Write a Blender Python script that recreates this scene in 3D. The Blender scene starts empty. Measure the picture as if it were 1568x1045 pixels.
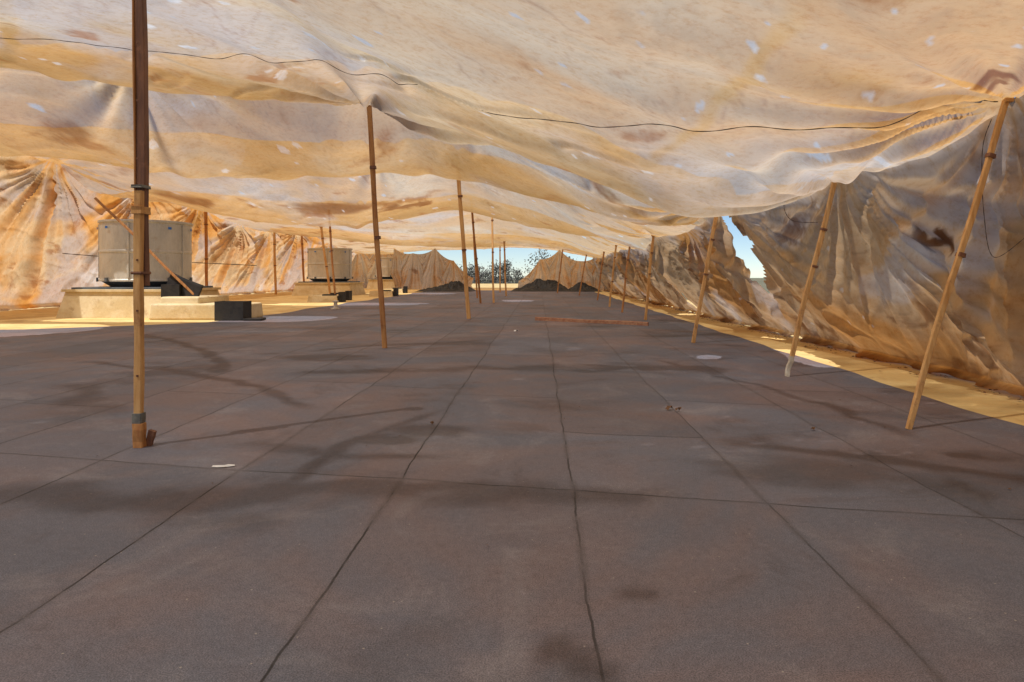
import bpy, math, random, bmesh
import numpy as np
from mathutils import Vector, Matrix
random.seed(4); rng=np.random.RandomState(7)
sc=bpy.context.scene
sc.view_settings.view_transform='Standard'; sc.view_settings.look='None'; sc.view_settings.exposure=0
E=math.radians(62); COT=1/math.tan(E)

# ---------------------------------------------------------------- noise
TB=rng.rand(8,256,256)
def vn(x,y,s=0):
    x=np.asarray(x,float)+0*np.asarray(y,float); y=np.asarray(y,float)+0*x
    xi=np.floor(x).astype(int); yi=np.floor(y).astype(int)
    fx=x-xi; fy=y-yi; fx=fx*fx*fx*(fx*(fx*6-15)+10); fy=fy*fy*fy*(fy*(fy*6-15)+10)
    T=TB[s%8]
    a=T[xi&255,yi&255]; b=T[(xi+1)&255,yi&255]; c=T[xi&255,(yi+1)&255]; d=T[(xi+1)&255,(yi+1)&255]
    return (a*(1-fx)+b*fx)*(1-fy)+(c*(1-fx)+d*fx)*fy-0.5
def fbm(x,y,s=0,o=4,g=0.5):
    r=0;a=1.0;ca,sa=.8,.6
    for i in range(o):
        r=r+a*vn(x+17.3*i+40,y+9.1*i+40,s+i); a*=g
        x,y=(x*ca-y*sa)*2.03,(x*sa+y*ca)*2.03
    return r
def ss(v,a,b):
    t=np.clip((v-a)/(b-a),0,1); return t*t*(3-2*t)
def lerp(a,b,t): return a+(b-a)*t[...,None]

# ---------------------------------------------------------------- canopy height
def row(pts): return np.array(sorted(pts),float)
ROWS=[row([(-16,-5,3.9),(-8,-5,4.0),(-3,-5,3.7),(0,-5,3.2),(2,-5,2.9),(3.7,-5,2.6)]),
 row([(-16,1,4.1),(-8,1,4.3),(-3,1,3.9),(0,1,3.25),(2,1,2.8),(3.7,1,2.5)]),
 row([(-16,4.6,4.3),(-8,4.6,4.5),(-2.8,4.6,4.0),(0,4.5,3.10),(2,4.5,2.58),(3.7,4.6,2.42)]),
 row([(-16,7.6,4.5),(-8,7.3,4.55),(-6,7.2,4.42),(-2.8,7,3.98),(-.5,6.7,3.0),(1.5,6.2,2.36),(2.8,6.1,2.25),(3.7,6.3,2.33)]),
 row([(-16,10.5,4.7),(-8.66,10.5,4.58),(-6.56,10.5,4.24),(-5,10.5,4.04),(-3.6,10.4,3.95),(-2.74,10.5,3.88),(-1.19,9.5,3.16),(.21,8.5,2.56),(1.4,8,2.10),(2.12,7.7,1.92),(2.85,7.6,2.03),(3.6,7.75,2.36)]),
 row([(-16,12.2,5.4),(-9,12.2,5.4),(-5,12.2,5.2),(-2.74,12.2,5.0),(-1.2,11.3,4.3),(.2,10.3,3.65),(1.4,9.8,3.05),(2.1,9.5,2.68),(2.9,9.3,2.42),(3.6,9.6,2.2)]),
 row([(-16,15,4.25),(-13.6,15,4.0),(-10.9,15,3.88),(-7.9,15,3.50),(-4.9,15,3.40),(-2.8,15,3.58),(-1.87,14.8,3.40),(.35,14,2.78),(1.3,13,2.28),(2.4,12.6,2.12),(3.3,12.5,2.25)]),
 row([(-16,17.6,5.3),(-12,17.5,5.1),(-8,17.5,4.85),(-4.9,17.5,4.65),(-2.8,17.5,4.8),(-1.9,17,4.45),(.35,16,3.6),(1.3,15,2.9),(2.4,14.8,2.35),(3.3,14.8,2.05)]),
 row([(-16,24,4.2),(-12.6,24,3.6),(-10.2,24,3.10),(-6.6,24,2.92),(-4.4,24,3.40),(-3,24,3.64),(-1.1,24,3.18),(.77,22,2.63),(2.3,20,2.25),(3.3,20,1.95)]),
 row([(-16,26.5,4.6),(-12.6,26.5,4.4),(-10.2,26.5,4.15),(-6.6,26.5,4.05),(-4.4,26.5,4.3),(-3,26.5,4.5),(-1.1,26.5,4.0),(.77,24.5,3.25),(2.3,23.5,2.5),(3.3,23.5,2.1)]),
 row([(-16,38,3.7),(-14,38,3.5),(-8.5,38,2.90),(-4.75,38,2.80),(-1.7,38,2.90),(1.3,38,2.70),(3.3,38,2.15)]),
 row([(-16,41,4.2),(-14,41,4.1),(-8.5,41,3.75),(-1.7,41,3.7),(1.3,41,3.3),(3.3,41,2.4)]),
 row([(-16,58,3.0),(-13.6,58,3.0),(-10,58,3.3),(-2.6,58,3.6),(1.5,58,3.4),(5,58,2.6)])]
NX=460; XS=np.linspace(-17,6,NX); NR=len(ROWS)
RY=np.zeros((NR,NX)); RZ=np.zeros((NR,NX))
kk=np.exp(-.5*(np.arange(-30,31)*.05/.36)**2); kk/=kk.sum()
for i,r in enumerate(ROWS):
    for j,T in ((1,RY),(2,RZ)):
        q=np.interp(XS,r[:,0],r[:,j]); q=np.pad(q,30,mode='edge'); T[i]=np.convolve(q,kk,'valid')
SL=np.zeros((NR,NX)); DEL=(RZ[1:]-RZ[:-1])/(RY[1:]-RY[:-1])
for i in range(1,NR-1):
    a,b=DEL[i-1],DEL[i]; SL[i]=np.where(a*b>0,2*a*b/(a+b+1e-9*np.sign(a+b)),0)
PHV=[0,0,.15,.45,1,0,1,0,1,0,1,0,.8]      # phase for painted band shading and dirt: 1 at sag bottoms, 0 at high lines
def base_H(x,y,phase=False):
    q=(x+17)/(23/(NX-1)); i0=np.clip(q.astype(int),0,NX-2); ft=np.clip(q-i0,0,1)
    g=lambda T,k:T[k][i0]*(1-ft)+T[k][i0+1]*ft
    z=g(RZ,0)+0*y; ph=0*z
    for k in range(NR-1):
        y0=g(RY,k);y1=g(RY,k+1);h=y1-y0; s=np.clip((y-y0)/h,0,1)
        v=(2*s**3-3*s**2+1)*g(RZ,k)+(s**3-2*s**2+s)*h*g(SL,k)+(-2*s**3+3*s**2)*g(RZ,k+1)+(s**3-s**2)*h*g(SL,k+1)
        z=np.where(y>=y0,v,z)
        ph=np.where(y>=y0,PHV[k]+(PHV[k+1]-PHV[k])*s**1.3,ph)
    return (z,ph) if phase else z
PEAKS=[(-2.80,4.53,14,.0,.6),(-2.76,10.6,13,.10,2.4),(3.62,5.04,15,.14,1.5),(3.50,7.64,13,.14,1.8),(3.16,11.4,15,.22,1.5),(-16,21.6,20,.55,1),(-16,31,18,.3,1),(-16,39,14,.2,1),(-2.2,17.6,14,.0,2),(3.0,17.1,10,.1,1),(-8,12.8,11,.0,2),(-4.6,18.5,13,.0,2),(-7,25.5,9,.1,2)]
def H(x,y):
    x=np.asarray(x,float); y=np.asarray(y,float)
    wx=x+1.2*fbm(x*.25,y*.25,1,2); wy=y+1.0*fbm(x*.2+5,y*.3,2,2)
    z=base_H(x,y+.5*fbm(x*.45,y*.2,6,2))
    z=z+0.10*fbm(wx*.35+wy*.15,wy*.9-wx*.25,3,3)
    z=z+0.045*fbm(wx*.55,wy*1.9-wx*.5,4,3)
    r1=np.abs(fbm(wx*.45+3,wy*1.1+wx*.35,5,2)); z=z-0.05*np.exp(-(r1/.05)**2*.5)*np.clip(fbm(wx*.4,wy*.4,7,2)*3+.4,0,1)
    for (px,py,k,pk,am) in PEAKS:
        dx=x-px; dy=y-py; r=np.sqrt(dx*dx+dy*dy)+1e-3; th=np.arctan2(dy,dx)
        a=am*np.minimum(r*.07,.06)*np.exp(-r/1.8)
        z=z+a*(np.sin(k*th+px*3+.8*np.sin(3*th+py))+.5*np.sin(k*1.7*th+py))+pk*np.exp(-r/.55)
    return z
def H1(x,y): return float(H(np.array([x]),np.array([y]))[0])
def Xe(y):
    y=np.asarray(y,float)
    return np.interp(y,[-5,0,5.04,6.3,7.64,9.5,11.4,14,17.1,21,30,38,47,58],[3.75,3.7,3.65,3.75,3.53,3.6,3.2,3.3,3.05,3.3,3.3,3.5,4.0,4.8])+.04*vn(y*1.3,y*0+3,2)
XL=-16.0

# ---------------------------------------------------------------- mesh helpers
def grid_mesh(name,X,Y,Z,col=None,tf=None,keep=None,mat=None,smooth=True):
    r,c=X.shape
    co=np.stack([X,Y,Z],-1).reshape(-1,3)
    idx=np.arange(r*c).reshape(r,c)
    f=np.stack([idx[:-1,:-1],idx[:-1,1:],idx[1:,1:],idx[1:,:-1]],-1).reshape(-1,4)
    if keep is not None:
        k=keep.reshape(-1); f=f[k[f].all(1)]
    me=bpy.data.meshes.new(name)
    me.vertices.add(len(co)); me.vertices.foreach_set('co',co.astype(np.float32).ravel())
    me.loops.add(f.size); me.loops.foreach_set('vertex_index',f.astype(np.int32).ravel())
    me.polygons.add(len(f)); me.polygons.foreach_set('loop_start',np.arange(0,f.size,4,dtype=np.int32))
    me.polygons.foreach_set('use_smooth',np.full(len(f),smooth))
    me.update(); me.validate()
    if col is not None:
        at=me.attributes.new('col','FLOAT_COLOR','POINT')
        rgba=np.concatenate([col.reshape(-1,3),np.ones((r*c,1))],1); at.data.foreach_set('color',rgba.astype(np.float32).ravel())
        at=me.attributes.new('tf','FLOAT','POINT'); at.data.foreach_set('value',tf.reshape(-1).astype(np.float32))
    ob=bpy.data.objects.new(name,me); sc.collection.objects.link(ob)
    if mat: me.materials.append(mat)
    return ob
def pydata(name,v,f,mats=(),midx=None,smooth=False):
    me=bpy.data.meshes.new(name); me.from_pydata([tuple(p) for p in v],[],f)
    for m in mats: me.materials.append(m)
    if midx is not None:
        for p,i in zip(me.polygons,midx): p.material_index=i
    for p in me.polygons: p.use_smooth=smooth
    me.update()
    ob=bpy.data.objects.new(name,me); sc.collection.objects.link(ob); return ob

# ---------------------------------------------------------------- node helper
class N:
    def __init__(s,name):
        s.m=bpy.data.materials.new(name); s.m.use_nodes=True; s.t=s.m.node_tree; s.t.nodes.clear()
        s.out=s.t.nodes.new('ShaderNodeOutputMaterial')
        tc=s.t.nodes.new('ShaderNodeTexCoord'); s.obj=tc.outputs['Object']
    def new(s,ty,**k):
        nd=s.t.nodes.new(ty)
        for a,b in k.items(): setattr(nd,a,b)
        return nd
    def set(s,sock,v):
        if isinstance(v,bpy.types.NodeSocket): s.t.links.new(v,sock)
        elif isinstance(v,(tuple,list)) and len(v)==3 and sock.type=='RGBA': sock.default_value=(*v,1)
        else: sock.default_value=v
    def M(s,op,a,b=0.0,c=None,clamp=False):
        nd=s.new('ShaderNodeMath',operation=op); nd.use_clamp=clamp
        s.set(nd.inputs[0],a); s.set(nd.inputs[1],b)
        if c is not None: s.set(nd.inputs[2],c)
        return nd.outputs[0]
    def noise(s,scale,vec=None,detail=4,rough=.55,dist=0,col=False):
        nd=s.new('ShaderNodeTexNoise'); s.set(nd.inputs['Scale'],scale); nd.inputs['Detail'].default_value=detail
        nd.inputs['Roughness'].default_value=rough; nd.inputs['Distortion'].default_value=dist
        s.set(nd.inputs['Vector'],vec if vec is not None else s.obj)
        return nd.outputs['Color' if col else 'Fac']
    def map(s,scale=(1,1,1),rot=(0,0,0),loc=(0,0,0),vec=None):
        nd=s.new('ShaderNodeMapping'); nd.inputs['Scale'].default_value=scale; nd.inputs['Rotation'].default_value=rot; nd.inputs['Location'].default_value=loc
        s.set(nd.inputs['Vector'],vec if vec is not None else s.obj); return nd.outputs[0]
    def ss(s,v,a,b):
        nd=s.new('ShaderNodeMapRange',interpolation_type='SMOOTHSTEP'); s.set(nd.inputs['Value'],v)
        nd.inputs['From Min'].default_value=a; nd.inputs['From Max'].default_value=b
        return nd.outputs[0]
    def mix(s,f,a,b,blend='MIX'):
        nd=s.new('ShaderNodeMix',data_type='RGBA',blend_type=blend); s.set(nd.inputs[0],f); s.set(nd.inputs[6],a); s.set(nd.inputs[7],b); return nd.outputs[2]
    def attr(s,name,o='Fac'):
        nd=s.new('ShaderNodeAttribute',attribute_name=name); return nd.outputs[o]
    def bump(s,h,st=.3,d=.01,nrm=None):
        nd=s.new('ShaderNodeBump'); nd.inputs['Strength'].default_value=st; nd.inputs['Distance'].default_value=d; s.set(nd.inputs['Height'],h)
        if nrm is not None: s.set(nd.inputs['Normal'],nrm)
        return nd.outputs[0]
    def pbr(s,col,rough=.8,metal=0,nrm=None,spec=.3):
        nd=s.new('ShaderNodeBsdfPrincipled'); s.set(nd.inputs['Base Color'],col); s.set(nd.inputs['Roughness'],rough); s.set(nd.inputs['Metallic'],metal)
        nd.inputs['Specular IOR Level'].default_value=spec
        if nrm is not None: s.set(nd.inputs['Normal'],nrm)
        s.t.links.new(nd.outputs[0],s.out.inputs[0]); return s.m

def fabric(name,tmix,sc3,rot,transp=True):
    k=N(name)
    c=k.attr('col','Color')
    f=k.noise(11,k.map(sc3,rot=rot),detail=4,rough=.8)
    c2=k.mix(k.ss(f,.42,.80),c,(.85,.70,.50),'MULTIPLY')
    c2=k.mix(k.M('MULTIPLY',k.ss(f,.34,.22),.3),c2,(.95,.85,.68))
    nr=k.bump(f,.22,.015)
    d=k.new('ShaderNodeBsdfDiffuse'); k.set(d.inputs[0],c2); k.set(d.inputs['Normal'],nr)
    t=k.new('ShaderNodeBsdfTranslucent'); k.set(t.inputs[0],c2); k.set(t.inputs['Normal'],nr)
    m1=k.new('ShaderNodeMixShader'); m1.inputs[0].default_value=tmix; k.t.links.new(d.outputs[0],m1.inputs[1]); k.t.links.new(t.outputs[0],m1.inputs[2])
    o=m1.outputs[0]
    if transp:
        tf=k.attr('tf')
        tr=k.new('ShaderNodeBsdfTransparent'); k.set(tr.inputs[0],(1.0,.95,.87))
        m2=k.new('ShaderNodeMixShader'); k.set(m2.inputs[0],tf); k.t.links.new(o,m2.inputs[1]); k.t.links.new(tr.outputs[0],m2.inputs[2]); o=m2.outputs[0]
    k.t.links.new(o,k.out.inputs[0])
    return k.m
M_can=fabric('canopy_fabric',.70,(.9,1.7,1.2),(0,0,-.3))
M_wal=fabric('wall_fabric',.62,(1,1,.6),(.5,0,0),False)
A3=lambda *c:np.array(c)
def fabcol(U,V,pal,orange,grey,stain,dens,thin,transp,seed=0,mar=.5,phase=None):
    cream,org,gry,rust=[A3(*p) for p in pal]
    wu=U+.9*fbm(U*.5,V*.5,seed,3); wv=V+.9*fbm(U*.5+7,V*.5,seed+1,3)
    big=fbm(wu*.30,wv*.42,seed+2,4,.5); stk=fbm(wu*.5+wv*.2,wv*2.2-wu*.6,seed+3,4,.55)
    t=ss(big+mar*stk+orange,-.30,.80)
    c=lerp(cream,org,t)
    g=ss(fbm(wu*.40+13,wv*.6+5,seed+4,4,.55)+grey,.0,.60); c=lerp(c,gry,g*.75)
    if phase is not None: c=c*(1-.30*ss(phase,.45,1.0)*(.7+.6*np.clip(big+.4,0,1)))[...,None]  # painted band shading with sag dirt: cloth darkens toward sag bottoms
    r=ss(fbm(wu*1.1+3,wv*1.7+9,seed+5,6,.60)+stain*.55,.44,.84); c=lerp(c,rust,r*.7)
    r2=ss(stain,.7,1.3); c=lerp(c,rust*.75,r2*.9); r=np.maximum(r,r2)
    for s_,k_ in ((.55,3),(.9,6)):
        w=np.abs(fbm(wu*s_+k_*5,wv*s_,seed+k_,5,.55)-.05); w=np.exp(-(w/.010)**2)*np.clip(fbm(U*.5,V*.5,k_,2)*3+.3,0,1)
        c=lerp(c,rust,w*.30)
    fine=fbm(wu*5,wv*9,seed+6,4,.7); c=c*(1-.10*ss(fine,-.1,.7))[...,None]
    c=c*(1-.62*dens)[...,None]
    tf=(transp+.06*fbm(U*.9,V*1.3,seed+2,3))*np.clip(1-1.35*dens-.5*r,0,1)+thin
    return c,np.clip(tf,0,.95)

# ---------------------------------------------------------------- canopy
ys=np.concatenate([np.arange(-5,-1,.2),np.arange(-1,2.5,.08),np.arange(2.5,11,.03),np.arange(11,20,.05),np.arange(20,30,.1),np.arange(30,58.05,.2)])
u=np.concatenate([np.linspace(0,.36,60,endpoint=False),np.linspace(.36,1,400)])
Yg=np.repeat(ys[:,None],len(u),1)
xe=Xe(ys)[:,None]
Xg=XL+(xe-XL)*u[None,:]
Zg=H(Xg,Yg)
PH=base_H(Xg,Yg,True)[1]
def blob(X,Y,x,y,rx,ry,rot=0,nz=.5,s=1):
    c,sn=math.cos(rot),math.sin(rot); dx=X-x; dy=Y-y
    a=(dx*c+dy*sn)/rx; b=(-dx*sn+dy*c)/ry
    q=np.sqrt(a*a+b*b)+nz*fbm(X*2/max(rx,.3),Y*2/max(ry,.3),s,3)
    return np.clip(1.25-q,0,1)
stain=np.zeros_like(Xg)+np.clip((-Xg-10)/8,0,.4)+np.clip((Yg-20)/30,0,.25)+.16*ss(PH,.6,1)  # sag term browns the band bottoms: dirt plus painted shading
for (x,y,rx,ry,a) in [(3.15,4.55,.22,.09,1.9),(3.3,4.7,.1,.06,1.8),(3.35,5.9,.12,.08,.8),(-4.6,22.3,1.1,.45,1.3),(-3.9,22.3,.4,.3,1.4),(-7.3,22,2.2,.6,1.0),(-2.8,10.2,.4,.3,.5),(-3.2,13.9,.9,.4,.6),(-7.5,7,.4,.3,.8),(-6,8.4,.3,.25,.9),(-4.0,9.4,.3,.2,.6),(-10,14,2,.6,.7),(-6,21.5,3,.5,.8),(-12,22,1.5,.8,.9),(-12.5,14.2,.6,.4,1.3)]:
    stain+=a*blob(Xg,Yg,x,y,rx,ry)
dens=np.zeros_like(Xg)
DX,DY=.8*COT,.6*COT
def floor2can(x,y,z): return x-DX*z,y-DY*z
def band(p0,p1,w,a,z0,z1,curv=0,s=0):
    global dens
    a0=floor2can(p0[0],p0[1],z0); a1=floor2can(p1[0],p1[1],z1)
    dx,dy=a1[0]-a0[0],a1[1]-a0[1]; L=math.hypot(dx,dy); dx/=L;dy/=L
    s_=(Xg-a0[0])*dx+(Yg-a0[1])*dy; d=-(Xg-a0[0])*dy+(Yg-a0[1])*dx
    d=d-curv*np.sin(np.clip(s_/L,0,1)*math.pi)+.6*w*fbm(Xg*1.8,Yg*1.8,s,3)*2
    e=ss(1-np.abs(d)/w,0,.8)*ss(s_,0,.6)*ss(L-s_,0,.6)*(.75+.6*np.clip(fbm(Xg*1.3,Yg*1.3,s+1,3)+.3,0,.6))
    dens=np.maximum(dens,a*e)
band((-4.9,3.20),(.8,3.35),.27,1,3.9,3.0,.15,1)
band((-1.2,3.5),(-.1,3.4),.14,.8,3.4,3.0,-.1,2)
band((-1.6,3.35),(-1.0,5.8),.12,.9,3.6,3.4,.15,2)
band((-2.4,4.4),(-.6,4.2),.16,.8,3.6,3.3,-.15,3)
band((-6.5,9.0),(-2.0,5.6),.13,.9,4.4,3.8,.35,4)
band((-8.5,13.2),(-3.8,7.6),.15,.9,4.7,4.2,.6,5)
band((-3.6,10),(-1.5,11.5),.2,.9,4.2,4.0,.3,6)
band((.9,4.6),(3.4,3.3),.13,.7,2.8,2.5,.15,6)
band((1.6,9.5),(2.7,4.5),.12,.6,2.6,2.6,.3,3)
band((-5.5,7.2),(-3.6,5.0),.3,.7,4.3,4.0,.2,5)
band((-3.5,7.6),(2.8,8.4),.35,.8,3.6,2.5,.2,5)
for (fx,fy,z,r,a) in [(.2,2.33,3.1,.05,1),(-.08,1.95,3.15,.06,1),(.0,1.83,3.15,.05,1),(2.75,4.25,2.6,.07,1),(-1.3,4.6,3.5,.15,.9),(-1.0,4.9,3.5,.2,.8),(-3.1,9.4,4.1,.4,.8)]:
    x,y=floor2can(fx,fy,z); dens=np.maximum(dens,a*np.clip(blob(Xg,Yg,x,y,r*1.7,r,nz=.3)*2,0,1))
dens=np.clip(dens+.6*ss(fbm(Xg*.6,Yg*1.0,4,5,.55),.16,.65),0,.97)
tfd=dens.copy()
dens=dens*np.where((Yg>3.6)&(Yg<40),.38,1)
thin=np.zeros_like(Xg)
R=random.Random(5)
def spot(x,y,rx,ry,rot,a):
    i0,i1=np.searchsorted(ys,[y-1.2*max(rx,ry)-.2,y+1.2*max(rx,ry)+.2])
    if i1<=i0+1: return
    thin[i0:i1]=np.maximum(thin[i0:i1],a*ss(blob(Xg[i0:i1],Yg[i0:i1],x,y,rx,ry,rot,nz=.35),.2,.45))
for i in range(460):
    y=3.4+27*R.random()**1.5; x=R.uniform(-14,3.4) if y>8 else R.uniform(-8,3.5)
    s=R.choice([.5,.5,.6,.8,1.3])
    if y<6: s=min(s,.6)
    spot(x,y,R.uniform(.05,.12)*s,R.uniform(.02,.04)*s*(1+y/12),R.gauss(.2,.5),R.uniform(.10,.24))
yl1=np.interp(np.clip(Xg,-16,3.6),[-16,-9,-5,-2.7,-1.2,.2],[12.1,12.1,12.1,12.1,11.3,10.4])
thin=np.maximum(thin,.20*ss(1-np.abs(Yg-yl1-.15*np.sin(Xg*1.7))/.12,0,.8)*ss(-Xg,2.5,3.5)*ss(Xg,-12,-8)*ss(fbm(Xg*.8,Yg*.3,3,3),-.25,.1))  # stands in for a sky-lit slit: streak thinned here, whitened below
keep=np.ones_like(Xg,bool)
def hole(x,y,rx,ry,nz=.25,p=2):
    global keep
    q=(np.abs((Xg-x)/rx)**p+np.abs((Yg-y)/ry)**p)**(1/p)+nz*fbm(Xg*1.5,Yg*1.5,3,3)
    keep&=~(q<1)
hole(-13.9,12.6,1.9,1.8,.1,4)  # left openings, out of view, added to let sun reach the floor
hole(-11.0,16.15,3.6,.95,.08,5)
hole(-9.3,25.2,3.2,1.0,.1,4)
hole(-9.5,39.5,2.8,1.1,.1,4)
hole(2.85,8.7,.24,1.0,.15,3)  # hidden slit added to let sun onto the right strip
hole(-2.75,28.2,.75,1.1,.15,2)
for (fx,fy,z,rx,ry) in [(2.42,9.4,2.35,.17,.17)]:
    x,y=floor2can(fx,fy,z); hole(x,y,rx,ry,.35)
pal_c=[(.87,.70,.47),(.82,.49,.19),(.72,.62,.55),(.40,.16,.05)]
orange=np.clip((-Xg-8)/7,0,.5)+np.clip((Yg-9)/20,0,.45)+.36*ss(Xg,-.8,3)+.12+.28*(PH-.3)  # sag term: painted band gradient, more orange toward sag bottoms
grey=-.10+.28*ss(-Xg,.5,5)*ss(-Yg,-12,-9)-.3*ss(-Xg,9,12)+.35*blob(Xg,Yg,1.6,7.0,2.0,.8)
col,tf=fabcol(Xg,Yg,pal_c,orange,grey,stain,dens,thin,.25,mar=.32,phase=PH)
tf=np.clip((tf-thin)*(np.clip(1-1.2*tfd,0,1)/np.clip(1-1.35*dens,.05,1)).clip(0,1)+thin,0,.95)
spm=ss(thin,.06,.16); col=lerp(col,A3(.93,.93,.92),spm*.75)
can=grid_mesh('tarp_canopy',Xg,Yg,Zg,col,tf,keep,M_can)

# ---------------------------------------------------------------- side walls
def wall(name,side,xtop,xbase,peaks,ys,billow,seed,pal,orange,grey,gap=None,pl=1.0,nz=1.0,st0=0.,astr=0.):
    nt_=130; T=np.linspace(0,1,nt_)
    Yv=np.repeat(ys[:,None],nt_,1); Tv=np.repeat(T[None,:],len(ys),0)
    xt=xtop(ys)[:,None]; zt=H(xtop(ys),ys)[:,None]
    xb=xbase+.18*fbm(ys*.5,ys*0+2,seed,3)[:,None]
    Z=zt*(1-Tv); X=xt+(xb-xt)*Tv**.85
    py=np.array(peaks,float)
    dn=np.min(np.abs(ys[:,None]-py[None,:]),axis=1)[:,None]
    bay=ss(dn,0,2.0)
    env=ss(Tv,0,.14)*np.clip((1-Tv)*5+.2,0,1)
    off=billow*bay*np.sin(np.pi*Tv**.8)*(.7+.9*vn(ys[:,None]*.35,Tv*1.2,seed))
    ang=0*Z
    for p in peaks:
        zz=zt-Z+.12; th=np.arctan2(Yv-p,zz)+.06*fbm(Yv*.8,Z*.8,seed,2); r=np.sqrt((Yv-p)**2+zz**2)
        w=np.exp(-((Yv-p)/2.6)**2); am=pl*w*np.minimum(.07*r,.09)*np.exp(-r/4.5)
        s1=np.sin(11*th+p*5+.9*np.sin(4*th+p)); off=off+am*(1.2*(1-np.abs(s1))**1.5+.35*np.sin(26*th+p)+.15*np.sin(47*th+2*p))
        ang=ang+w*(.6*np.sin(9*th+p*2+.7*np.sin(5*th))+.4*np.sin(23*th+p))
    off=off+nz*.20*fbm(Yv*.55+3,Z*.6,seed,2)
    ww=Z+.6*fbm(Yv*.6,Z*.6,seed+3,2)
    off=off+nz*.05*fbm(Yv*2.3+ww*1.2,ww*1.0-Yv*.4,seed+1,3)
    r1=np.abs(fbm(Yv*.8+ww*.9,ww*.8-Yv*.3,seed+2,2)); off=off-nz*.05*np.exp(-.5*(r1/.05)**2)
    off=off+nz*.012*fbm(Yv*6,Z*6,seed+4,3)
    X=X-side*off*env
    hem=np.clip((Tv-.965)/.035,0,1); X=X-side*hem*(.2+.25*fbm(Yv*1.4,Yv*0,seed+3,3)); Z=np.maximum(Z,.012)+.07*np.clip(fbm(Yv*3,Tv*10,seed,2),0,1)*np.clip((Tv-.93)/.07,0,1)
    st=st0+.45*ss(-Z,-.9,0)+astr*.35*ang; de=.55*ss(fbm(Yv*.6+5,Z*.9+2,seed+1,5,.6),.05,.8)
    th_=.3*ss(fbm(Yv*.7+Z*.5,Z*.9,seed+5,4),.25,.6)
    keep=np.ones_like(X,bool)
    if gap is not None: keep,st,de,th_=gap(Yv,Z,Tv,keep,st,de,th_)
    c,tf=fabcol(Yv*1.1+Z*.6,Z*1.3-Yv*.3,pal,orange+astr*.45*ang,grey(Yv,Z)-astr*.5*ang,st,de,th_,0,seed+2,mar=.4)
    c=lerp(c,A3(.85,.84,.82),ss(th_,.1,.35)*.45)
    return grid_mesh(name,X,Yv,Z,c,tf,keep,M_wal)
def rgap(Y,Z,T,keep,st,de,th):
    c=11.70+.3*T; w=.42*np.clip(T/.30,0,1)*np.clip((.64-T)/.34,0,1)
    keep=keep&~((np.abs(Y-c)<w+.05*fbm(Y*3,T*8,2,2))&(T>.03)&(w>0))
    c=18.9; keep=keep&~((np.abs(Y-c-.8*T)<.35*np.sin(np.clip((T-.35)/.6,0,1)*np.pi)))
    for (y,z) in [(6.62,1.56),(6.36,1.52)]:
        st=st+1.9*ss(1.25-np.sqrt(((Y-y)/.07)**2+((Z-z)/.15)**2)+.35*fbm(Y*9,Z*9,1,3),0,.8)
    st=st+1.6*ss(1.2-np.sqrt(((Y-6.49)/.13)**2+((Z-1.52)/.05)**2)+.3*fbm(Y*9,Z*9,2,3),0,.8)
    R=random.Random(8)
    for i in range(60):
        y=R.uniform(4.2,16); z=R.uniform(.3,2.2); s=R.uniform(.25,.7)
        q=np.sqrt(((Y-y)/(.07*s))**2+((Z-z)/(.05*s))**2)+.4*fbm(Y*9,Z*9,i,2); th=np.maximum(th,R.uniform(.15,.4)*ss(1.3-q,0,.4))
    return keep,st,de,th
yr=np.concatenate([np.arange(-5,3,.12),np.arange(3,16,.03),np.arange(16,30,.07),np.arange(30,58.05,.25)])
wall('tarp_side_wall',1,Xe,4.9,[1.5,5.04,7.64,11.4,14.2,17.1,21,25,30,36,42,50],yr,.45,1,[(.70,.48,.27),(.62,.31,.10),(.66,.59,.54),(.22,.085,.03)],.16,lambda Y,Z:-.26+.6*ss(Z,1.3,2.4),rgap,1.8,.8,.42,.3)
yl=np.concatenate([np.arange(-5,18,.3),np.arange(18,45,.06),np.arange(45,58.05,.2)])
wall('tarp_side_wall.001',-1,lambda y:np.full_like(np.asarray(y,float),XL),-17.7,[5,13,21.6,26.5,31,35,39,43.5,50],yl,.3,3,[(.84,.61,.35),(.80,.39,.10),(.58,.49,.45),(.40,.14,.035)],.28,lambda Y,Z:-.02+.45*ss(-Z,-1.8,-.3),None,3.2,.6,.2,.65)

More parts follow.
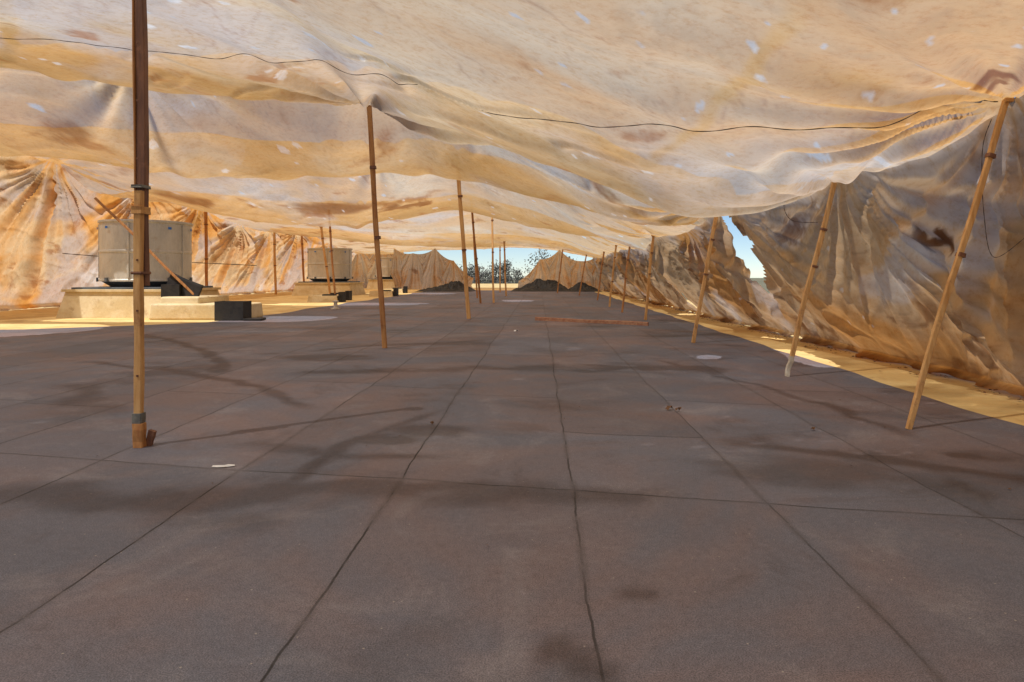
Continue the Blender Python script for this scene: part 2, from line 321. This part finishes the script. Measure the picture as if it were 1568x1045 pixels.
# ---------------------------------------------------------------- roof deck / membrane / ground
def floor_mat():
    k=N('mineral_cap_sheet')
    sep=k.new('ShaderNodeSeparateXYZ'); k.set(sep.inputs[0],k.obj)
    wob=k.M('MULTIPLY',k.M('SUBTRACT',k.noise(.6,detail=3,rough=.6),.5),.12)
    wob2=k.M('MULTIPLY',k.M('SUBTRACT',k.noise(11,detail=3),.5),.010)
    xs=k.M('ADD',k.M('ADD',k.M('SUBTRACT',sep.outputs[0],.19),wob),wob2)
    idx=k.M('FLOOR',xs); fr=k.M('SUBTRACT',xs,idx)
    dd=k.M('MINIMUM',fr,k.M('SUBTRACT',1.0,fr))
    wn=k.new('ShaderNodeTexWhiteNoise',noise_dimensions='1D'); k.set(wn.inputs['W'],idx)
    h=wn.outputs['Value']
    yy=k.M('ADD',k.M('ADD',k.M('MULTIPLY_ADD',sep.outputs[0],.2,sep.outputs[1]),k.M('MULTIPLY',wob,1.5)),wob2)
    v=k.M('ADD',k.M('DIVIDE',k.M('SUBTRACT',yy,3.64),3.25),k.M('MULTIPLY',h,k.M('GREATER_THAN',yy,4.4)))
    iv=k.M('FLOOR',v); fv=k.M('SUBTRACT',v,iv); dv=k.M('MULTIPLY',k.M('MINIMUM',fv,k.M('SUBTRACT',1.0,fv)),3.25)
    def line(dist,w): return k.M('SUBTRACT',1.0,k.ss(dist,w*.3,w))
    w0=k.noise(1.3,k.map(loc=(3,3,3)),detail=5,rough=.75)
    wvar=k.ss(w0,.36,.58)
    side=k.M('MULTIPLY_ADD',k.ss(sep.outputs[0],1.0,-.3),.4,.6)
    l1=k.M('MULTIPLY',k.M('MULTIPLY',line(dd,.0075),wvar),side); l2=k.M('MULTIPLY',line(dv,.0085),wvar)
    ln=k.M('MAXIMUM',l1,l2)
    soft=k.M('MULTIPLY',k.M('MAXIMUM',line(dd,.030),line(dv,.025)),k.M('MULTIPLY',k.ss(w0,.62,.4),.35))
    cb=k.new('ShaderNodeCombineXYZ'); k.set(cb.inputs[0],idx); k.set(cb.inputs[1],iv)
    w2=k.new('ShaderNodeTexWhiteNoise',noise_dimensions='2D'); k.set(w2.inputs['Vector'],cb.outputs[0])
    c=k.mix(k.ss(k.noise(.5,detail=4,rough=.65,dist=.6),.38,.66),(.112,.116,.148),(.160,.119,.122))
    n2=k.noise(1.3,k.map(loc=(9,1,4)),detail=6,rough=.68,dist=.8)
    c=k.mix(k.M('MULTIPLY',k.ss(n2,.50,.74),.60),c,(.215,.198,.215))
    c=k.mix(k.M('MULTIPLY',k.ss(n2,.46,.28),.55),c,(.075,.058,.062))
    pv=k.M('MULTIPLY_ADD',w2.outputs['Value'],.26,.87)
    spk=k.noise(190,detail=2,rough=.8)
    spv=k.M('MULTIPLY_ADD',k.ss(spk,.32,.70),.9,.55)
    grit=k.M('MULTIPLY_ADD',k.noise(30,detail=4,rough=.75),.7,.65)
    hs=k.new('ShaderNodeHueSaturation'); k.set(hs.inputs['Value'],k.M('MULTIPLY',k.M('MULTIPLY',pv,spv),grit)); k.set(hs.inputs['Color'],c)
    fl=k.new('ShaderNodeTexVoronoi'); fl.inputs['Scale'].default_value=34; k.set(fl.inputs['Vector'],k.obj)
    sp=k.new('ShaderNodeSeparateColor'); k.set(sp.inputs[0],fl.outputs['Color'])
    fk=k.M('MULTIPLY',k.M('LESS_THAN',fl.outputs['Distance'],.13),k.M('GREATER_THAN',sp.outputs[0],.95))
    cc=k.mix(k.M('MULTIPLY',fk,.6),hs.outputs[0],(.42,.38,.34))
    cc=k.mix(soft,cc,(.06,.048,.046)); cc=k.mix(k.M('MULTIPLY',ln,.92),cc,(.010,.009,.009))
    hgt=k.M('SUBTRACT',k.M('MULTIPLY',spk,.25),k.M('MULTIPLY',ln,.8))
    return k.pbr(cc,.68,nrm=k.bump(hgt,.6,.005),spec=.38)
def simple(name,c1,c2,scale,rough=.8,metal=0,bs=.3,bd=.01,sc3=(1,1,1),th=(.35,.65),spec=.3,rust=None):
    k=N(name); nz=k.noise(scale,k.map(sc3),detail=6,rough=.65,dist=.4)
    c=k.mix(k.ss(nz,*th),c1,c2)
    if rust: c=k.mix(k.M('MULTIPLY',k.ss(k.noise(scale*1.7,k.map(loc=(4,4,4)),detail=5,rough=.7),.55,.72),.7),c,rust)
    f=k.noise(scale*9,k.map(sc3),detail=3,rough=.7); c=k.mix(.18,c,k.mix(f,(0,0,0),(1,1,1)),'OVERLAY')
    return k.pbr(c,rough,metal,k.bump(k.M('ADD',nz,f),bs,bd),spec)
M_floor=floor_mat()
M_tan=simple('tan_roof_coating',(.76,.58,.27),(.64,.43,.17),.9,rust=(.38,.22,.09),bd=.02)
M_curb=simple('cream_curb_coating',(.70,.59,.38),(.58,.45,.24),1.6,rust=(.36,.23,.11),bd=.02)
M_land=simple('dry_land',(.22,.19,.12),(.12,.13,.07),.02)
M_wood=simple('weathered_wood',(.50,.25,.09),(.34,.14,.05),3,sc3=(6,6,.7),rust=(.18,.07,.03),rough=.7,bd=.004)
M_woodl=simple('pale_wood',(.66,.40,.17),(.50,.26,.09),3,sc3=(6,6,.7),rust=(.30,.13,.06),rough=.7,bd=.004)
M_woodd=simple('dark_redwood',(.22,.10,.055),(.13,.06,.04),3,sc3=(6,6,.8),rust=(.32,.15,.08),rough=.55,bd=.004)
M_white=simple('old_white_paint',(.66,.63,.55),(.5,.44,.35),6,rough=.6)
M_tape=simple('grey_tape',(.22,.22,.20),(.13,.13,.12),10,rough=.5)
M_black=simple('black_bitumen',(.014,.014,.016),(.03,.028,.027),4,rough=.6)
M_galv=simple('galvanised_sheet',(.50,.49,.44),(.62,.60,.53),2.2,rough=.5,metal=.2,bs=.12,bd=.01,sc3=(1,1,.4),rust=(.46,.38,.28))
M_gdark=simple('dark_flange_metal',(.14,.17,.20),(.09,.10,.12),3,rough=.5,metal=.4)
M_blue=simple('blue_tape',(.04,.16,.5),(.05,.2,.6),8,rough=.5)
M_rope=simple('dark_rope',(.08,.06,.045),(.13,.10,.08),30,rough=.9)
M_leaf=simple('dry_leaf',(.10,.05,.025),(.2,.1,.05),20)
M_paper=simple('white_scrap',(.75,.75,.74),(.6,.6,.6),20)
M_redw=simple('red_plank_paint',(.30,.13,.08),(.42,.24,.15),4,sc3=(.8,5,5),rough=.7)

def sheet(name,pts,z,mat):
    return pydata(name,[(x,y,z) for x,y in pts],[tuple(range(len(pts)))],[mat])
sheet('ground',[(-1500,-1500),(1500,-1500),(1500,1500),(-1500,1500)],-7,M_land)
def box(v,f,mi,c,s,m=0,rz=0,taper=1.0):
    b=len(v); cx,cy,cz=c; sx,sy,sz=[q/2 for q in s]; cr,sr=math.cos(rz),math.sin(rz)
    for z in (-1,1):
        t=taper if z>0 else 1
        for x,y in ((-1,-1),(1,-1),(1,1),(-1,1)):
            px,py=x*sx*t,y*sy*t; v.append((cx+px*cr-py*sr,cy+px*sr+py*cr,cz+z*sz))
    for q in ((3,2,1,0),(4,5,6,7),(0,1,5,4),(1,2,6,5),(2,3,7,6),(3,0,4,7)): f.append(tuple(b+i for i in q)); mi.append(m)
v,f,mi=[],[],[]
box(v,f,mi,(-8,30,-3.5),(30,110,7))
pydata('roof_deck',v,f,[M_tan])
mp=[(-16.2,-20),(3.8,-20)]+[(3.8+.03*math.sin(y*1.7)+.02*math.sin(y*4.1),y) for y in np.arange(-19,49,.35)]+[(-7.6,49)]
mp+= [(-8.0+.12*math.sin(y*1.3),y) for y in np.arange(48,17,-.6)]+[(-8.3,16.3),(-9.6,15.2),(-11.2,14.2),(-16.2,13.6)]
sheet('roof_membrane',mp,.005,M_floor)

# ---------------------------------------------------------------- poles
def beam(v,f,mi,p0,p1,w,d,m=0,seg=14,jit=.006,roll=0,bow=0):
    p0=Vector(p0);p1=Vector(p1); ax=(p1-p0); L=ax.length; ax.normalize()
    s=ax.cross(Vector((0,1,0))).normalized(); t=ax.cross(s).normalized()
    cr,sr=math.cos(roll),math.sin(roll); s,t=s*cr+t*sr,t*cr-s*sr
    ch=.22; prof=[(1,1-ch),(1-ch,1),(-1+ch,1),(-1,1-ch),(-1,-1+ch),(-1+ch,-1),(1-ch,-1),(1,-1+ch)]
    b=len(v); k=8
    ph=random.random()*6
    for i in range(seg+1):
        u=i/seg; c=p0+ax*L*u+s*(bow*math.sin(u*math.pi)+jit*math.sin(u*9+ph))+t*jit*math.sin(u*7+ph*2)
        ww=w/2*(1+.05*math.sin(u*23+ph)); dd=d/2*(1+.05*math.cos(u*19+ph))
        for a,bq in prof: v.append(tuple(c+s*a*ww+t*bq*dd))
    for i in range(seg):
        for j in range(k): f.append((b+i*k+j,b+i*k+(j+1)%k,b+(i+1)*k+(j+1)%k,b+(i+1)*k+j)); mi.append(m)
    f.append(tuple(b+j for j in reversed(range(k)))); mi.append(m)
    f.append(tuple(b+seg*k+j for j in range(k))); mi.append(m)
MP=[M_wood,M_woodl,M_woodd,M_white,M_tape]
def fixn(ob):
    bm=bmesh.new(); bm.from_mesh(ob.data); bmesh.ops.recalc_face_normals(bm,faces=bm.faces); bm.to_mesh(ob.data); bm.free()
def pole(bx,by,tx,ty,w=.06,m=0,foot=None,bow=.012):
    z=H1(tx,ty)
    v,f,mi=[],[],[]
    p0=Vector((bx,by,.006)); p1=Vector((tx,ty,z))
    if foot is not None:
        q=p0.lerp(p1,.10); beam(v,f,mi,p0,q,w*1.02,w*.8,3,4); beam(v,f,mi,q,p1,w,w*.75,m,bow=bow)
    else: beam(v,f,mi,p0,p1,w,w*.75,m,bow=bow)
    for u in (random.uniform(.4,.55),random.uniform(.7,.85)):
        q=p0.lerp(p1,u); q2=p0.lerp(p1,u+.012)
        beam(v,f,mi,q,q2,w*1.1+.012,w+.012,2,2,0)
    beam(v,f,mi,p1-Vector((0,0,.03)),p1+Vector((0,0,.008)),w*1.5,w*1.4,m,2,0)
    ob=pydata('wooden_prop_pole',v,f,MP,mi); fixn(ob); return ob
v,f,mi=[],[],[]
ztop=H1(-2.80,4.53); bx,by=-2.775,4.53
beam(v,f,mi,(bx,by,.01),(bx+.002,by,1.78),.052,.045,1,16,.002)
beam(v,f,mi,(bx+.005,by+.052,1.12),(-2.805,by+.052,ztop),.066,.05,2,16,.003)
beam(v,f,mi,(bx-.033,by+.048,1.14),(-2.840,by+.048,ztop),.010,.06,0,12,.001)
for z,m_,q in ((1.80,4,.020),(1.62,1,.05),(1.2,2,.02)): beam(v,f,mi,(bx,by+.025,z),(bx,by+.025,z+q),.086,.115,m_,2,0)
beam(v,f,mi,(bx,by,.17),(bx,by,.24),.068,.06,4,3,0)
beam(v,f,mi,(bx+.012,by-.012,.006),(bx+.012,by-.012,.17),.070,.06,0,4,.003)
beam(v,f,mi,(bx+.05,by+.03,.006),(bx+.08,by+.03,.11),.045,.03,2,3,.002)
beam(v,f,mi,(-2.805,by,ztop-.04),(-2.805,by,ztop+.01),.16,.12,2,2,0)
for z in (.5,.95,1.3,2.0,2.4,2.8): box(v,f,mi,(bx+.005,by-.026,z),(.012,.008,.012),2)
ob=pydata('wooden_prop_pole',v,f,MP,mi); fixn(ob)
pole(-2.5,10.6,-2.76,10.6,.075,0)
pole(2.85,5.04,3.62,5.04,.042,1)
pole(2.9,7.64,3.50,7.64,.052,1,foot=1)
pole(2.7,11.4,3.16,11.4,.06,1)
pole(2.8,17.1,3.0,17.1,.065,1)
pole(2.62,20.5,2.9,20.8,.06,0); pole(2.6,24,2.85,24,.065,1); pole(2.7,30,3.0,30,.07,0); pole(2.3,37,2.7,37,.07,0)
pole(-1.88,17.6,-2.2,17.6,.10,1); pole(-2.4,27,-2.7,26,.08,0); pole(-1.9,27.5,-2.0,28,.08,1)
pole(-1.8,36,-1.9,36,.09,1); pole(-3.1,33,-3.3,33,.08,0); pole(1.2,42,1.6,42,.08,0); pole(-2.6,44,-2.6,44,.09,1); pole(-4.5,40,-4.7,40,.08,0)
pole(-15.9,31.3,-15.8,31,.12,0); pole(-15.7,39,-15.8,39,.12,1); pole(-15.6,43.5,-15.8,43.5,.12,0)
pole(-10.5,33,-11,33,.1,1); pole(-8.9,28.6,-9.2,28.6,.08,0)
v,f,mi=[],[],[]
beam(v,f,mi,(-12.15,17.9,3.3),(-9.35,17.9,.55),.06,.05,0,10,.01)
ob=pydata('leaning_strut',v,f,MP,mi); fixn(ob)

# ---------------------------------------------------------------- roof exhaust fans
def lathe(v,f,mi,prof,c,seg,m):
    b=len(v)
    for r,z in prof:
        for j in range(seg):
            a=2*math.pi*j/seg; v.append((c[0]+r*math.cos(a),c[1]+r*math.sin(a),c[2]+z))
    for i in range(len(prof)-1):
        for j in range(seg): f.append((b+i*seg+j,b+i*seg+(j+1)%seg,b+(i+1)*seg+(j+1)%seg,b+(i+1)*seg+j)); mi.append(m)
def fan(x,y,R,zb,zt):
    v,f,mi=[],[],[]
    h=zt-zb; seg=64
    lathe(v,f,mi,[(R*.93,0),(R,.0),(R,.05),(R*.985,.07),(R*.985,h*.46),(R*1.0,h*.475),(R*1.0,h*.50),(R*.985,h*.515),(R*.985,h-.09),(R*1.02,h-.06),(R*1.02,h),(R*.96,h),(R*.96,.1),(R*.5,.1),(0.01,.1)],(x,y,zb),seg,0)
    lathe(v,f,mi,[(R*.5,.1),(R*.5,h*.45),(R*.4,h*.6),(R*.2,h*.68),(.01,h*.7)],(x,y,zb),32,0)
    lathe(v,f,mi,[(R*.75,-.16),(R*.92,-.02),(R*.95,0.0)],(x,y,zb),seg,1)
    box(v,f,mi,(x,y,zb-.19),(2.2*R,2.2*R,.06),1)
    for j in range(5):
        a=2*math.pi*j/5-1.42; cx,cy=x+R*1.0*math.cos(a),y+R*1.0*math.sin(a)
        box(v,f,mi,(cx,cy,zb+h*.5),(.025,.05,h-.2),0,a)
    for j in range(9):
        a=2*math.pi*j/9-1.25; cx,cy=x+R*1.03*math.cos(a),y+R*1.03*math.sin(a)
        box(v,f,mi,(cx,cy,zt-.22),(.012,.10,.07),2,a)
        box(v,f,mi,(cx,cy,zb+.05),(.05,.09,.12),1,a)
    box(v,f,mi,(x,y,(zb-.24)/2-.02),(2.7*R,2.5*R,zb-.28),3,0,.9)
    box(v,f,mi,(x,y,zb-.25),(2.55*R,2.36*R,.07),3)
    ob=pydata('roof_exhaust_fan',v,f,[M_galv,M_gdark,M_blue,M_curb],mi); fixn(ob)
    bv=ob.modifiers.new('bv','BEVEL'); bv.width=.018; bv.segments=2; bv.limit_method='ANGLE'; bv.angle_limit=math.radians(40)
fan(-11.7,19.5,1.2,1.0,2.75)
fan(-12.3,38.5,1.25,.95,2.72)
fan(-12.6,55,1.15,1.0,2.6)
v,f,mi=[],[],[]
box(v,f,mi,(-9.0,17.75,.21),(2.6,1.1,.42),0,0,.97)
box(v,f,mi,(-9.6,18.3,.30),(1.1,1.8,.60),0,0,.95)
ob=pydata('low_roof_curb',v,f,[M_curb],mi); b=ob.modifiers.new('b','BEVEL'); b.width=.05; b.segments=3
v,f,mi=[],[],[]
box(v,f,mi,(-8.35,17.1,.25),(.04,.5,.5),0); box(v,f,mi,(-7.65,17.1,.25),(.04,.5,.5),0); box(v,f,mi,(-8.0,16.87,.25),(.66,.04,.49),0); box(v,f,mi,(-8.0,17.33,.25),(.66,.04,.49),0)
box(v,f,mi,(-8.0,17.1,.04),(.66,.42,.05),0); box(v,f,mi,(-7.38,16.95,.04),(.46,.35,.05),0)
pydata('black_scupper_box',v,f,[M_black],mi)
v,f,mi=[],[],[]
beam(v,f,mi,(-10.2,18.0,1.02),(-9.3,17.9,.66),.5,.08,0,3,0); box(v,f,mi,(-10.05,18.05,.75),(.5,.5,.35),0)
ob=pydata('dark_duct_flashing',v,f,[M_black],mi); fixn(ob)
for (x,y) in ((-9.3,28.5),(-9.6,30.5),(-8.6,36),(-9.3,42)):
    v,f,mi=[],[],[]
    box(v,f,mi,(x,y,.14),(1.3,.9,.28),0,0,.93); box(v,f,mi,(x+.75,y-.1,.22),(.18,.5,.44),1); box(v,f,mi,(x+.2,y-.1,.31),(.5,.4,.06),1)
    pydata('roof_vent_curb',v,f,[M_curb,M_black],mi)
v,f,mi=[],[],[]
lathe(v,f,mi,[(.16,0),(.16,.03),(.07,.05),(.06,.22),(.11,.24),(.11,.28),(.01,.31)],(-7.0,22.5,.006),20,0)
ob=pydata('white_pipe_vent',v,f,[M_white],mi); fixn(ob)

# ---------------------------------------------------------------- seams / ropes
def rope(name,pts,r=.007,canopy=True,drop=.010,mat=M_rope):
    P=np.array(pts,float)
    s=np.linspace(0,len(P)-1,max(60,len(P)*30)); out=[]
    for q in s:
        i=min(int(q),len(P)-2); t=q-i
        p0=P[max(i-1,0)];p1=P[i];p2=P[i+1];p3=P[min(i+2,len(P)-1)]
        out.append(.5*((2*p1)+(-p0+p2)*t+(2*p0-5*p1+4*p2-p3)*t*t+(-p0+3*p1-3*p2+p3)*t**3))
    out=np.array(out)
    if canopy: out=np.stack([out[:,0],out[:,1],H(out[:,0],out[:,1])-drop],1)
    cu=bpy.data.curves.new(name,'CURVE'); cu.dimensions='3D'; cu.bevel_depth=r; cu.bevel_resolution=1
    sp=cu.splines.new('POLY'); sp.points.add(len(out)-1)
    for i,p in enumerate(out): sp.points[i].co=(*p,1); sp.points[i].radius=.6+.5*abs(math.sin(i*.37))
    cu.materials.append(mat); ob=bpy.data.objects.new(name,cu); sc.collection.objects.link(ob); return ob
rope('canopy_seam_cord',[(-8.3,9.0),(-6.6,8.85),(-5.2,8.75),(-4.2,8.7),(-3.2,8.5),(-2.0,7.8),(-.9,7.1),(.15,6.6),(.9,6.15),(1.6,5.65),(2.4,5.3),(3.1,5.1),(3.55,5.05)],.0045)
rope('hanging_cord',[(3.5,5.05,2.40),(3.6,5.3,2.2),(3.75,5.5,1.7),(3.9,5.6,1.35),(3.95,5.3,1.5)],.003,False)
rope('hanging_cord',[(3.45,7.64,2.42),(3.2,7.8,2.28),(3.05,8.1,2.1),(3.25,8.4,1.9),(3.5,8.2,1.85)],.004,False)
rope('slack_cable',[(-15.9,21.8,1.9),(-14,21.9,1.75),(-12,21.9,1.62),(-9.5,22,1.5)],.015,False)

# ---------------------------------------------------------------- floor items
v,f,mi=[],[],[]
beam(v,f,mi,(-.08,17.0,.035),(2.55,15.2,.035),.11,.05,0,12,.006)
ob=pydata('wooden_plank',v,f,[M_redw],mi); fixn(ob)
def scrap(name,x,y,r,mat,lift=.02,seed=0,st=1.4):
    R=random.Random(seed); v=[(x,y,.012+lift)]; k=9
    for j in range(k):
        a=2*math.pi*j/k; rr=r*R.uniform(.45,1.15); v.append((x+rr*st*math.cos(a),y+rr*math.sin(a),.008+lift*R.uniform(0,1.4)))
    pydata(name,v,[(0,1+j,1+(j+1)%k) for j in range(k)],[mat])
scrap('dry_leaf',1.15,5.75,.03,M_leaf,.03,1); scrap('dry_leaf',1.21,5.68,.02,M_leaf,.03,2)
scrap('dry_leaf',2.1,5.0,.015,M_leaf,.02,3); scrap('dry_leaf',-.85,5.2,.015,M_leaf,.02,9)
scrap('paper_scrap',-.47,13.6,.045,M_paper,.03,4); scrap('paper_scrap',-1.95,4.05,.028,M_paper,.006,5,2.6)
v,f=[],[]
R=random.Random(3)
for i in range(420):
    y=R.uniform(3,30); x=4.72-abs(R.gauss(0,.2))
    r=R.uniform(.008,.025); a=R.uniform(0,6.3); b=len(v); z=.012
    for j in range(4):
        aa=a+j*math.pi/2; v.append((x+r*math.cos(aa)*(1.5 if j%2 else .8),y+r*math.sin(aa),z+R.uniform(0,.02)))
    f.append((b,b+1,b+2,b+3))
for i in range(60):
    y=R.uniform(2,13); x=R.uniform(-3.5,3.7); r=R.uniform(.003,.009); a=R.uniform(0,6.3); b=len(v)
    for j in range(4):
        aa=a+j*math.pi/2; v.append((x+r*math.cos(aa)*(1.5 if j%2 else .8),y+r*math.sin(aa),.01+R.uniform(0,.008)))
    f.append((b,b+1,b+2,b+3))
pydata('leaf_litter',v,f,[M_leaf])

# ---------------------------------------------------------------- far end: sheets hanging loose off the last line, black plastic heaps
def drape(name,pts,zlist,mat,seed,pal):
    """loose hanging cloth: polyline along the floor (x,y) with top heights, tied at the high points"""
    P=np.array(pts,float); nu,nv=240,80
    s=np.linspace(0,1,nu); tt=np.linspace(0,len(P)-1,nu)
    px=np.interp(tt,range(len(P)),P[:,0]); py=np.interp(tt,range(len(P)),P[:,1])
    # catenary sag between tie points
    fr=tt-np.floor(tt); pz=np.interp(tt,range(len(P)),zlist)-.9*fr*(1-fr)
    T=np.linspace(0,1,nv); U,V=np.meshgrid(s,T,indexing='ij'); TT=np.repeat(tt[:,None],nv,1)
    ki=np.round(TT); th=(TT-ki)/(V+.25)
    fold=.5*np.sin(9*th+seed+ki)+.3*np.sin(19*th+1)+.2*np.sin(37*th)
    Z=pz[:,None]*(1-V)+.02; X=px[:,None]+.5*fbm(U*4,V*2,seed+1,2)*V
    Y=py[:,None]-1.3*V**1.6+.28*fold*(.2+V)+.5*fbm(U*5,V*2,seed,3)*(.3+V)
    zz=np.zeros_like(X)
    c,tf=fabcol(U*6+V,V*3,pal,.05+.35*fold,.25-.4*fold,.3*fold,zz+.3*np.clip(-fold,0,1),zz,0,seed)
    return grid_mesh(name,X,Y,Z,c,tf,None,mat)
po=[(.80,.68,.52),(.76,.48,.24),(.64,.62,.60),(.28,.14,.07)]; pw=[(.62,.54,.44),(.60,.38,.2),(.58,.56,.56),(.22,.11,.06)]
drape('collapsed_tarp',[(-1.5,49.2),(.1,50),(1.6,50.5),(3.2,50),(4.9,49)],[.7,2.35,3.1,2.2,2.9],M_wal,3,po)
drape('collapsed_tarp',[(-12,54),(-10.2,53),(-8.4,53),(-6.9,53),(-5.3,53)],[3.4,2.9,3.3,2.3,.9],M_wal,5,pw)
drape('collapsed_tarp',[(-18,57),(-16,57.5),(-14,58),(-12,58)],[3.6,3.2,3.3,3.4],M_wal,6,po)
def heap(name,x0,x1,y0,y1,h,mat,seed,peaks=3):
    a=np.linspace(0,1,110); U,V=np.meshgrid(a,a,indexing='ij'); X=x0+(x1-x0)*U; Y=y0+(y1-y0)*V
    env=(np.sin(np.pi*U)**.5)*(np.sin(np.pi*V)**.5)
    R=random.Random(seed); Z=0
    for i in range(peaks):
        cu,cv=R.uniform(.2,.8),R.uniform(.35,.65); r=np.sqrt((U-cu)**2+(V-cv)**2); th=np.arctan2(V-cv,U-cu)
        Z=np.maximum(Z,R.uniform(.6,1)*np.exp(-(r*3.2)**1.3)*(1+.08*np.sin(9*th+i)+.05*np.sin(17*th)))
    Z=h*env*Z+.5*h*fbm(X*1.2,Y*1.2,seed,5)*env
    Z=np.maximum(Z,0)+.01
    return grid_mesh(name,X,Y,Z,None,None,None,mat)
heap('black_plastic_heap',-2.0,2.2,45.5,49,.95,M_black,8,4)
heap('black_plastic_heap',-8.6,-4.6,45,49.5,.95,M_black,9,4)
heap('black_plastic_heap',2.0,4.4,45,49,.6,M_black,10,4)
M_fol=simple('tree_foliage',(.15,.15,.12),(.21,.19,.16),.5); M_bark=simple('tree_bark',(.17,.14,.12),(.2,.17,.14),2)  # distance haze painted into the greyed leaf and bark colours
v,f,mi=[],[],[]
R=random.Random(11)
for i in range(90):
    x=R.uniform(-75,-4); y=R.uniform(120,190); hh=R.uniform(8.2,10.8); base=-7
    if i==0: x,y,hh=.3,125,12.4
    if i==1: x,y,hh=5.5,128,10.8
    def limb(p,q,r0,r1):
        b=len(v); p=Vector(p);q=Vector(q)
        for (c,r) in ((p,r0),(q,r1)):
            for j in range(5): v.append((c.x+r*math.cos(j*1.257),c.y+r*math.sin(j*1.257),c.z))
        for j in range(5): f.append((b+j,b+(j+1)%5,b+5+(j+1)%5,b+5+j)); mi.append(1)
    limb((x,y,base),(x+R.uniform(-.5,.5),y,base+hh*.75),.3,.1)
    cl=[]
    for j in range(16):
        u_=R.uniform(.3,1); rad=hh*.36*math.sin(math.pi*min(1,.25+u_*.7))
        a=R.uniform(0,6.28); c=(x+rad*math.cos(a)*R.uniform(.2,1),y+rad*math.sin(a)*.8,base+hh*u_); cl.append(c)
        limb((x,y,base+hh*u_*.6),c,.09,.03)
    for c in cl:
        for q in range(40):
            g=Vector([c[k]+R.gauss(0,hh*.06) for k in range(3)]); s=R.uniform(.10,.26)
            a=Vector((R.uniform(-1,1),R.uniform(-1,1),R.uniform(-1,1))).normalized()*s; b_=Vector((R.uniform(-1,1),R.uniform(-1,1),R.uniform(-1,1))).normalized()*s
            b=len(v)
            for w_ in (g-a,g+b_,g+a,g-b_): v.append(tuple(w_))
            f.append((b,b+1,b+2,b+3)); mi.append(0)
pydata('distant_trees',v,f,[M_fol,M_bark],mi)

# ---------------------------------------------------------------- light / sky
d=Vector((.8*math.cos(E),.6*math.cos(E),-math.sin(E)))
L=bpy.data.lights.new('sun','SUN'); L.energy=5.0; L.angle=math.radians(.5); L.color=(1,.96,.90)
lo=bpy.data.objects.new('sun',L); lo.rotation_euler=d.to_track_quat('-Z','Y').to_euler(); sc.collection.objects.link(lo)
w=bpy.data.worlds.new('World'); sc.world=w; w.use_nodes=True
nt=w.node_tree; bg=nt.nodes['Background']; sky=nt.nodes.new('ShaderNodeTexSky'); sky.sky_type='NISHITA'; sky.sun_disc=False
sky.sun_elevation=E; sky.sun_rotation=math.atan2(-.8,-.6)%(2*math.pi); sky.altitude=3000; sky.air_density=1.0; sky.dust_density=0.0; sky.ozone_density=3.0
nt.links.new(sky.outputs[0],bg.inputs[0]); bg.inputs[1].default_value=.12

# ---------------------------------------------------------------- camera
cam=bpy.data.cameras.new('camera'); co=bpy.data.objects.new('camera',cam); sc.collection.objects.link(co); sc.camera=co
co.location=(0,0,1.2); co.rotation_euler=(math.radians(90),0,0)
cam.sensor_width=36; cam.lens=36*1000/1568; cam.shift_x=-41/1568; cam.shift_y=-102/1568
cam.clip_start=.05; cam.clip_end=4000
